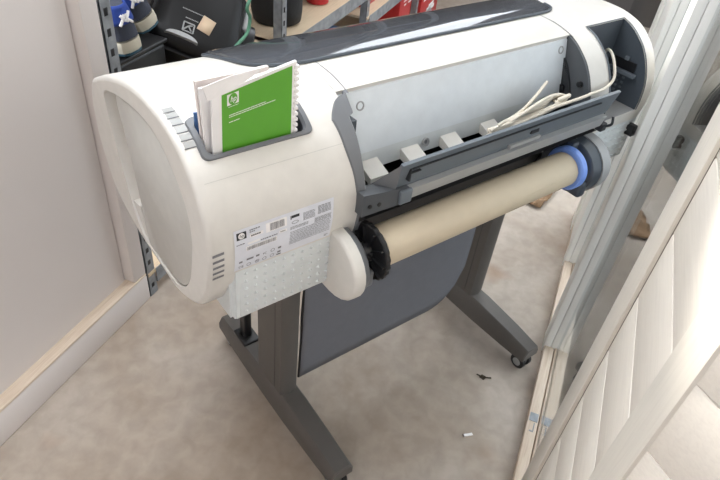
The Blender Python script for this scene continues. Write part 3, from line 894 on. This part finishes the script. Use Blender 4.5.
# outside the glass: dark soil ground
mb = MB(); mb.box((-2.5, -6.0, -.05), (7.0, -.27, -.002)); room('ground', mb, M['soil'])
mb = MB(); mb.box((1.95, -.30, 2.4), (2.75, 1.75, 2.46)); mb.box((2.75, -.30, 2.4), (5.2, .45, 2.46)); mb.box((2.75, 1.05, 2.4), (5.2, 1.75, 2.46)); mb.box((-1.65, .42, 2.4), (.15, 1.75, 2.46)); mb.box((1.09, 1.0, 2.4), (1.95, 1.75, 2.46)); mb.box((-1.65, -1.8, 2.4), (1.95, .60, 2.46)); room('ceiling_light_mask', mb, M['wall'])  # unseen; panels and openings laid out to shape sun and sky light
mb = MB(); mb.box((-1.65, -1.8, 0), (-1.6, 1.75, 1.75)); room('back_light_blocker', mb, M['wall'])  # unseen wall added behind the camera to cut light from there

# ------------------------------------------------------------------ shelving
SX = [1.094, 1.985, 2.88, 3.78]; SY0, SY1 = 1.062, 1.55
sh = empty('metal_shelving', (2.4, 1.3, 0)); SO = Vector((2.4, 1.3, 0))
tag(sh, 'grey slotted steel shelving with pale boards behind the printer', 'shelving')
for x in SX:
    for y, s in ((SY0, 1), (SY1, -1)):
        mb = MB(SO); w = .036
        if s == 1:
            # slotted face towards the passage
            z = 0.0
            while z < 2.0:
                mb.box((x, y, z), (x+w, y+.002, z+.030)); mb.box((x, y, z+.030), (x+.011, y+.002, z+.05)); mb.box((x+w-.011, y, z+.030), (x+w, y+.002, z+.05)); z += .05
            mb.cur = 1; mb.box((x+.002, y+.010, 0), (x+w-.002, y+.012, 2.0)); mb.cur = 0
        else: mb.box((x, y, 0), (x+w, y+.002, 2.0))
        mb.box((x, y, 0), (x+.002, y+s*w, 2.0))
        mb.build('upright', [M['steel'], M['dark']], sh, flat=True)
def shelf(x0, x1, z):
    mb = MB(SO); mb.box((x0+.002, SY0-.004, z-.012), (x1+.034, SY1, z))
    o = mb.build('shelf_board', M['shelfw'], sh, flat=True)
    mb = MB(SO); mb.box((x0+.037, SY0-.006, z-.055), (x1-.001, SY0-.0035, z+.001)); mb.box((x0+.037, SY0-.006, z-.058), (x1-.001, SY0+.012, z-.054)); mb.build('edge_beam', M['steel'], o, flat=True)
for i in range(3):
    shelf(SX[i], SX[i+1], .10); shelf(SX[i], SX[i+1], (.555, .555, .40)[i])
shelf(SX[2], SX[3], 1.15)

# ------------------------------------------------------------------ things on the shelves
def shoe(name, loc, rotz, label, tilt=0):
    root = empty(name, loc, rotz); root.rotation_euler = (0, tilt, rotz); root.scale = (1.12, 1.12, 1.12)
    tag(root, label, 'shoe', 'pair of navy trainers')
    # heel at y=0, toe at y=.29
    st = [(0, .012), (.006, .026), (.02, .034), (.06, .036), (.12, .036), (.18, .043), (.22, .046), (.26, .040), (.28, .026), (.29, .010)]
    def ring(z, k=1.0, sh=0):
        R_ = [(w*k, y+sh) for y, w in st]; Lf = [(-w*k, y+sh) for y, w in st][::-1]
        return [(a, b, z) for a, b in R_+Lf]
    mb = MB(); mb.loft([ring(.006, .98), ring(.010, 1.03), ring(.028, 1.03), ring(.033, .98)]); mb.build('midsole', M['sole'], root)
    mb = MB(); mb.loft([ring(0, .96), ring(.0065, .99)]); mb.build('outsole', M['soled'], root)
    mb = MB(); rings = []
    hts = [.105, .112, .115, .112, .105, .095, .075, .066, .058, .050]
    for (y, w), h in zip(st, hts):
        pass
    rings = []
    for q in range(7):
        t = q/6; rr = []
        for side in (1, -1):
            seq = list(zip(st, hts)) if side == 1 else list(zip(st, hts))[::-1]
            for (y, w), h in seq:
                z = .038+(h-.038)*t
                rr.append((side*w*(.98-.35*t*t), y + (.012*t if y < .05 else (-.02*t if y > .2 else 0)), z))
        rings.append(rr)
    mb.loft(rings); up = mb.build('upper', M['navy'], root, angle=60)
    mb = MB()
    def heel(a, z, off):                # wraps the heel; a = angle around the back
        t = (z-.038)/.07; k = .98-.35*t*t
        return ((.034*k+off)*math.sin(a), .03-(.03-.012*t*.7+off)*math.cos(a)+.0, z)
    A = [math.radians(v) for v in range(-75, 76, 10)]; Z = [.075+.0072*k for k in range(7)]
    V = [heel(a, z, .004) for z in Z for a in A]; na = len(A)
    mb.add(V, [(j*na+i, j*na+i+1, (j+1)*na+i+1, (j+1)*na+i) for j in range(len(Z)-1) for i in range(na-1)])
    hc = mb.build('heel_patch', M['royal'], up, fix=False); sm = hc.modifiers.new('t', 'SOLIDIFY'); sm.thickness = .003; sm.offset = 0
    mb = MB()
    def bar(a0, z0, a1, z1, w=.0035):
        p, q = Vector(heel(math.radians(a0), z0, .0075)), Vector(heel(math.radians(a1), z1, .0075)); mb.tube([p, p.lerp(q, .5)+Vector((0, -.0012, 0)), q], w, 6, 2)
    bar(-28, .075, -2, .098); bar(-20, .098, -5, .084); bar(8, .098, 2, .080); bar(2, .088, 26, .100); bar(6, .086, 24, .075)
    mb.build('heel_mark', M['white'], up)
    mb = MB()
    for k in range(4): mb.tube([(-.022, .12+.02*k, .104-.008*k), (0, .12+.02*k, .110-.008*k), (.022, .12+.02*k, .104-.008*k)], .003, 6, 3)
    mb.build('laces', M['white'], up)
    return root
# black crate that the shoes stand on
cc_ = (1.25, 1.27, .555)
cr = empty('storage_crate', cc_); tag(cr, 'black lidded storage crate under the pair of navy trainers', 'crate')
mb = MB(cc_); mb.rbox((1.135, 1.12, .555), (1.385, 1.42, .762), .012); mb.build('tub', M['black'], cr)
mb = MB(cc_); mb.rbox((1.130, 1.115, .762), (1.390, 1.425, .774), .004); mb.build('lid', M['black'], cr)
shoe('shoe', (1.232, 1.100, .786), math.radians(-14), 'navy trainer with a blue heel, nearest to the steel upright', math.radians(-8))
shoe('shoe', (1.372, 1.150, .797), math.radians(-19), 'navy trainer with a blue heel, nearest to the black vacuum cleaner', math.radians(-24))

# vacuum cleaner lying on the shelf, lid towards the passage
vc = Vector((1.66, 1.25, .556))
vac = empty('vacuum_cleaner', vc); tag(vac, 'black canister vacuum cleaner with a beige sticker on its lid on the shelf', 'vacuum cleaner')
# local frame: a along the body, b across, c out of the lid
LX, LY = -.03, -.085
VT = Matrix.Translation((1.505, 1.125, .765)) @ Matrix.Rotation(math.radians(-24), 4, 'Z') @ Matrix.Rotation(math.radians(38), 4, 'X') @ Matrix.Rotation(math.radians(-40), 4, 'Z') @ Matrix.Translation((-LX, -LY, -.068))
VL = Matrix.Translation(-vc)
def vmb(): return MB()
def vx(mb, name, m, parent, **k):
    for i, v in enumerate(mb.v): mb.v[i] = VL @ (VT @ v)
    return mb.build(name, m, parent, **k)
def rr(w, h, z, r, n=6, taper=0):
    out = []
    for cx, cy, a0 in ((w-r, h-r, 0), (-w+r, h-r, 90), (-w+r, -h+r, 180), (w-r, -h+r, 270)):
        for k in range(n+1):
            a = math.radians(a0+90*k/n); x = cx+r*math.cos(a); y = cy+r*math.sin(a)
            out.append((x*(1-taper*(y/h)), y, z))
    return out
mb = vmb(); mb.loft([rr(.12, .14, -.103, .05), rr(.145, .165, -.075, .06), rr(.150, .17, .0, .06), rr(.142, .162, .03, .06)]); vb = vx(mb, 'body', M['vac'], vac, angle=50)
mb = vmb(); mb.loft([rr(.132, .150, .03, .05, taper=.08), rr(.130, .148, .045, .05, taper=.08), rr(.118, .135, .062, .05, taper=.08), rr(.09, .11, .067, .04)]); lid = vx(mb, 'lid', M['vac'], vac, angle=50)
mb = vmb(); mb.add([(LX+.050+.029*math.cos(math.radians(78))*p-.021*math.sin(math.radians(78))*q, LY+.034+.029*math.sin(math.radians(78))*p+.021*math.cos(math.radians(78))*q, .0690) for p, q in ((-1, -1), (1, -1), (1, 1), (-1, 1))], [(0, 1, 2, 3)]); st_ = vx(mb, 'sticker', M['beige'], lid, fix=False); sm = st_.modifiers.new('t', 'SOLIDIFY'); sm.thickness = .0012
mb = vmb()
sq = .016; cx_, cy_ = LX, LY
mb2 = []
for s0, s1 in (((-1, -1), (1, -1)), ((1, -1), (1, 1)), ((1, 1), (-1, 1)), ((-1, 1), (-1, -1))):
    mb.tube([(cx_+s0[0]*sq, cy_+s0[1]*sq, .0690), (cx_+s1[0]*sq, cy_+s1[1]*sq, .0690)], .0022, 6, 1)
mb.tube([(cx_-.016, cy_-.016, .069), (cx_-.010, cy_-.008, .069), (cx_, cy_+.005, .069), (cx_+.010, cy_+.010, .069)], .0025, 6, 3)
mb.tube([(cx_+.000, cy_+.004, .069), (cx_+.004, cy_-.002, .069), (cx_+.010, cy_-.010, .069)], .0025, 6, 3)
vx(mb, 'emblem', M['silver'], lid)
for x, y, w in ((LX+.005, LY+.032, .04), (LX+.01, LY+.062, .08)):
    mb = vmb()
    xx = x-w/2
    while xx < x+w/2: mb.box((xx, y, .0665), (xx+.003, y+.003, .0682)); xx += .0045
    vx(mb, 'lid_lettering', M['silver'], lid)
hx, hy = LX-.012, LY-.046
def crescent(k, z):
    o = [(hx+.050*k*math.cos(t), hy+.020*k*math.sin(t), z) for t in [math.pi*q/10 for q in range(11)]]
    i = [(hx+.046*math.cos(t), hy+.003*math.sin(t), z) for t in [math.pi*(10-q)/10 for q in range(11)]]
    return o+i
mb = vmb(); mb.loft([crescent(1, .045), crescent(1, .070), crescent(.95, .074)])
vx(mb, 'handle', M['silver'], vac)
mb = vmb(); mb.lathe([(-.02, .06), (-.015, .068), (.015, .068), (.02, .06)], (.165, .02, -.04), 'x', 32); mb.cur = 1; mb.lathe([(.018, .045), (.024, .03)], (.165, .02, -.04), 'x', 28); vx(mb, 'wheel', [M['black'], M['vacg']], vac)
mb = vmb(); mb.rbox((.135, .02, .0), (.160, .10, .035), .010); vx(mb, 'side_button', M['silver'], vac)
# green cord looping over the vacuum cleaner
def rp(path): return path
c = Vector((1.47, 1.056, .556)); mb = MB(c); mb.tube([(1.47, 1.056, .562), (1.475, 1.02, .60), (1.49, .992, .68), (1.522, .992, .712), (1.563, .992, .724), (1.623, .992, .742), (1.643, .992, .784), (1.627, .992, .82), (1.657, .994, .85), (1.78, 1.02, .93), (1.96, 1.052, 1.0), (2.0, 1.056, 1.02)], .0055, 8, 6)
tag(mb.build('cord', M['greenc'], None, c), 'pale green cord hanging over the black vacuum cleaner', 'cord')
# bag, ring, tins in the second bay
bc = Vector((2.22, 1.21, .556)); bag = empty('bag', bc); tag(bag, 'round black fabric bag standing on the pale middle shelf board', 'bag')
mb = MB(); rings = []
for z, r in ((0, .085), (.01, .098), (.05, .105), (.14, .103), (.22, .098), (.27, .085), (.29, .06)):
    rings.append([(r*(1+.03*math.sin(3*a+z*20))*math.cos(a), r*(1+.03*math.sin(3*a+z*20))*math.sin(a), z) for a in [2*math.pi*k/32 for k in range(32)]])
mb.loft(rings); mb.build('bag_body', M['bag'], bag, angle=60)
mb = MB(); mb.tube([(-.06, -.02, .28), (-.05, -.03, .36), (0, -.03, .39), (.05, -.03, .36), (.06, -.02, .28)], .008, 8, 5); mb.build('bag_handle', M['bag'], bag)
c = Vector((2.07, 1.10, .556)); mb = MB(); mb.rbox((-.045, -.01, 0), (.045, .012, .17), .006, 2, Matrix.Rotation(.5, 4, 'Z')); mb.cur = 1; mb.box((-.04, -.0108, .02), (.04, -.0102, .15), Matrix.Rotation(.5, 4, 'Z'))
tag(mb.build('spray_box', [M['dark'], M['bluep']], None, c), 'thin dark and blue box standing beside the round black bag', 'box')
c = Vector((2.52, 1.17, .556)); mb = MB()
mb.lathe([(0, .045), (.004, .050), (.10, .050), (.104, .045)], (0, 0, 0), 'z', 32); mb.cur = 1; mb.lathe([(.104, .043), (.112, .043), (.115, .038)], (0, 0, 0), 'z', 32)
tag(mb.build('tin', [M['red'], M['silver']], None, c), 'red tin with a grey lid on the pale middle shelf board', 'tin')
# red cartons on the third bay
for x, y, zz, w, d, h, r, lb, wm in ((3.08, 1.20, .401, .16, .16, .22, .0, 'small red carton on the pale shelf board behind the printer, above the other red cartons', 0),
        (3.60, 1.17, .101, .22, .18, .24, .0, 'deep red carton with faint white marks, low on the shelving, left of the patterned carton', 0),
        (4.20, 1.20, .0, .42, .22, .26, .0, 'red and white patterned carton farthest along the passage', 1)):
    c = Vector((x, y, zz)); mb = MB(); mb.rbox((-w/2, -d/2, 0), (w/2, d/2, h), .003, 2)
    mb.cur = 1
    for k in range(3 if not wm else 16):
        xa = random.uniform(-w*.45, w*.2); za = h*(.1+.8*random.random())
        mb.box((xa, -d/2-.001, za), (xa+w*random.uniform(.12, .3), -d/2+.001, za+random.uniform(.006, .03 if wm else .010)))
    tag(mb.build('carton', [M['red'], M['white']], None, c, r), lb, 'carton', 'red cartons behind the printer')
for x, y, w, d, h, m_n, nm, lb in ((2.25, 1.20, .30, .24, .28, 'dark', 'tool_case', 'dark grey tool case on the bottom shelf'), (2.68, 1.22, .28, .24, .25, 'bluep', 'tool_case', 'dark blue tool case on the bottom shelf')):
    c = Vector((x, y, .101)); t = empty(nm, c); tag(t, lb, 'case', 'tool cases on the bottom shelf')
    mb = MB(); mb.rbox((-w/2, -d/2, 0), (w/2, d/2, h*.6), .015); mb.build('case_base', M[m_n], t)
    mb = MB(); mb.rbox((-w/2, -d/2, h*.605), (w/2, d/2, h), .015); mb.build('case_lid', M[m_n], t)
    mb = MB(); mb.tube([(-.06, -d/2, h*.55), (-.06, -d/2-.03, h*.55), (.06, -d/2-.03, h*.55), (.06, -d/2, h*.55)], .007, 8, 1); mb.build('case_handle', M['black'], t)
# cardboard box beyond the printer
c = W((2.06, 1.20, 0)); 
mb = MB(); V = []; n1 = 14
for i in range(n1+1):
    for j in range(7):
        x = -.10+.20*i/n1; y = -.05+.10*j/6
        V.append((x, y, .012+.030*abs(math.sin(x*31+j*1.3))*(.5+.5*math.cos(y*40+i))*(1-(2*i/n1-1)**4)))
mb.add(V, [(i*7+j, (i+1)*7+j, (i+1)*7+j+1, i*7+j+1) for i in range(n1) for j in range(6)])
o = mb.build('crumpled_paper', M['brown'], None, c, -.25, angle=20, fix=False); sm = o.modifiers.new('t', 'SOLIDIFY'); sm.thickness = .004; sm.offset = 1
tag(o, 'crumpled brown paper lying on the floor beyond the beige roll', 'paper')
# bits on the floor
mb = MB(); mb.box((-.014, -.004, 0), (.014, .004, .0012)); mb.box((-.014, -.004, .0012), (.004, .003, .003), Matrix.Rotation(.15, 4, 'Y'))
tag(mb.build('paper_scrap', M['white'], None, W((.937, .504, .0)), -.9, flat=True), 'tiny white paper scrap on the concrete near the bottom of the view', 'scrap')
mb = MB(); mb.tube([(-.025, 0, .003), (0, .005, .006), (.02, -.004, .003)], .0022, 6, 4); mb.prism([(-.012, 0), (-.002, .012), (.012, .004), (.004, -.007)], .0008, .0035, 'z')
tag(mb.build('dry_leaf', M['leaf'], None, W((1.122, .626, 0)), 1.8), 'small dark dry leaf on the concrete between the printer feet', 'leaf')
# two small grey stickers on the sill
for x, y, lb in ((1.195, -.2065, 'small grey sticker on the pale sill strip nearest the floor'), (1.195, -.2400, 'small grey sticker on the pale sill strip beside the glass')):
    mb = MB(); z = .0305 if y > -.22 else .0345
    mb.box((-.025, -.012, 0), (.005, .012, .0008)); mb.box((-.06, -.006, 0), (-.03, -.003, .0008)); mb.box((-.062, -.006, 0), (-.058, .006, .0008))
    tag(mb.build('sticker', M['steel'], None, (x, y, z), flat=True), lb, 'sticker', 'stickers on the sill')

# ------------------------------------------------------------------ camera
R0 = ((0.80037182, -0.32383578, 0.50451495), (-0.59185082, -0.56085844, 0.57892177), (0.09548588, -0.76195026, -0.64055777))
def axis(k):                           # column k in room axes
    return W((R0[0][k], R0[1][k], R0[2][k]))
right, down, fwd = axis(0), axis(1), axis(2)
cam = bpy.data.cameras.new('camera'); co = bpy.data.objects.new('camera', cam); COL.objects.link(co)
mw = Matrix.Identity(4)
for i in range(3): mw[i][0] = right[i]; mw[i][1] = -down[i]; mw[i][2] = -fwd[i]; mw[i][3] = (0, 0, EYE)[i]
co.matrix_world = mw
cam.sensor_width = 36; cam.lens = 603.9/720*36; cam.clip_start = .02
bpy.context.scene.camera = co

# ------------------------------------------------------------------ light
w = bpy.data.worlds.new('sky'); bpy.context.scene.world = w; w.use_nodes = True
nt = w.node_tree; bg = nt.nodes['Background']
tc = nt.nodes.new('ShaderNodeTexCoord'); sx = nt.nodes.new('ShaderNodeSeparateXYZ'); nt.links.new(tc.outputs['Generated'], sx.inputs[0])
vm = nt.nodes.new('ShaderNodeVectorMath'); vm.operation = 'DOT_PRODUCT'; vm.inputs[1].default_value = Vector((.30, .50, .80)).normalized()
nt.links.new(tc.outputs['Generated'], vm.inputs[0])
rp_ = nt.nodes.new('ShaderNodeValToRGB')
rp_.color_ramp.elements[0].color = (.34, .36, .39, 1); rp_.color_ramp.elements[0].position = .0
rp_.color_ramp.elements[1].color = (2.3, 2.42, 2.55, 1); rp_.color_ramp.elements[1].position = 1.0
e_ = rp_.color_ramp.elements.new(.6); e_.color = (.97, 1.02, 1.09, 1)
nt.links.new(vm.outputs['Value'], rp_.inputs['Fac']); nt.links.new(rp_.outputs['Color'], bg.inputs['Color'])
bg.inputs['Strength'].default_value = 3.0
sun = bpy.data.lights.new('sun', 'SUN'); sun.energy = 6; sun.angle = math.radians(3); sun.color = (1, .965, .90)
so = bpy.data.objects.new('sun', sun); COL.objects.link(so)
d = Vector((-1, -.87, -1)).normalized(); so.rotation_euler = d.to_track_quat('-Z', 'Y').to_euler(); so.location = (3, 2, 4)

sc = bpy.context.scene
sc.view_settings.view_transform = 'Standard'; sc.view_settings.look = 'None'; sc.view_settings.gamma = 1; sc.view_settings.use_curve_mapping = False
sc.view_settings.exposure = .97
sc.cycles.max_bounces = 8; sc.cycles.transparent_max_bounces = 12
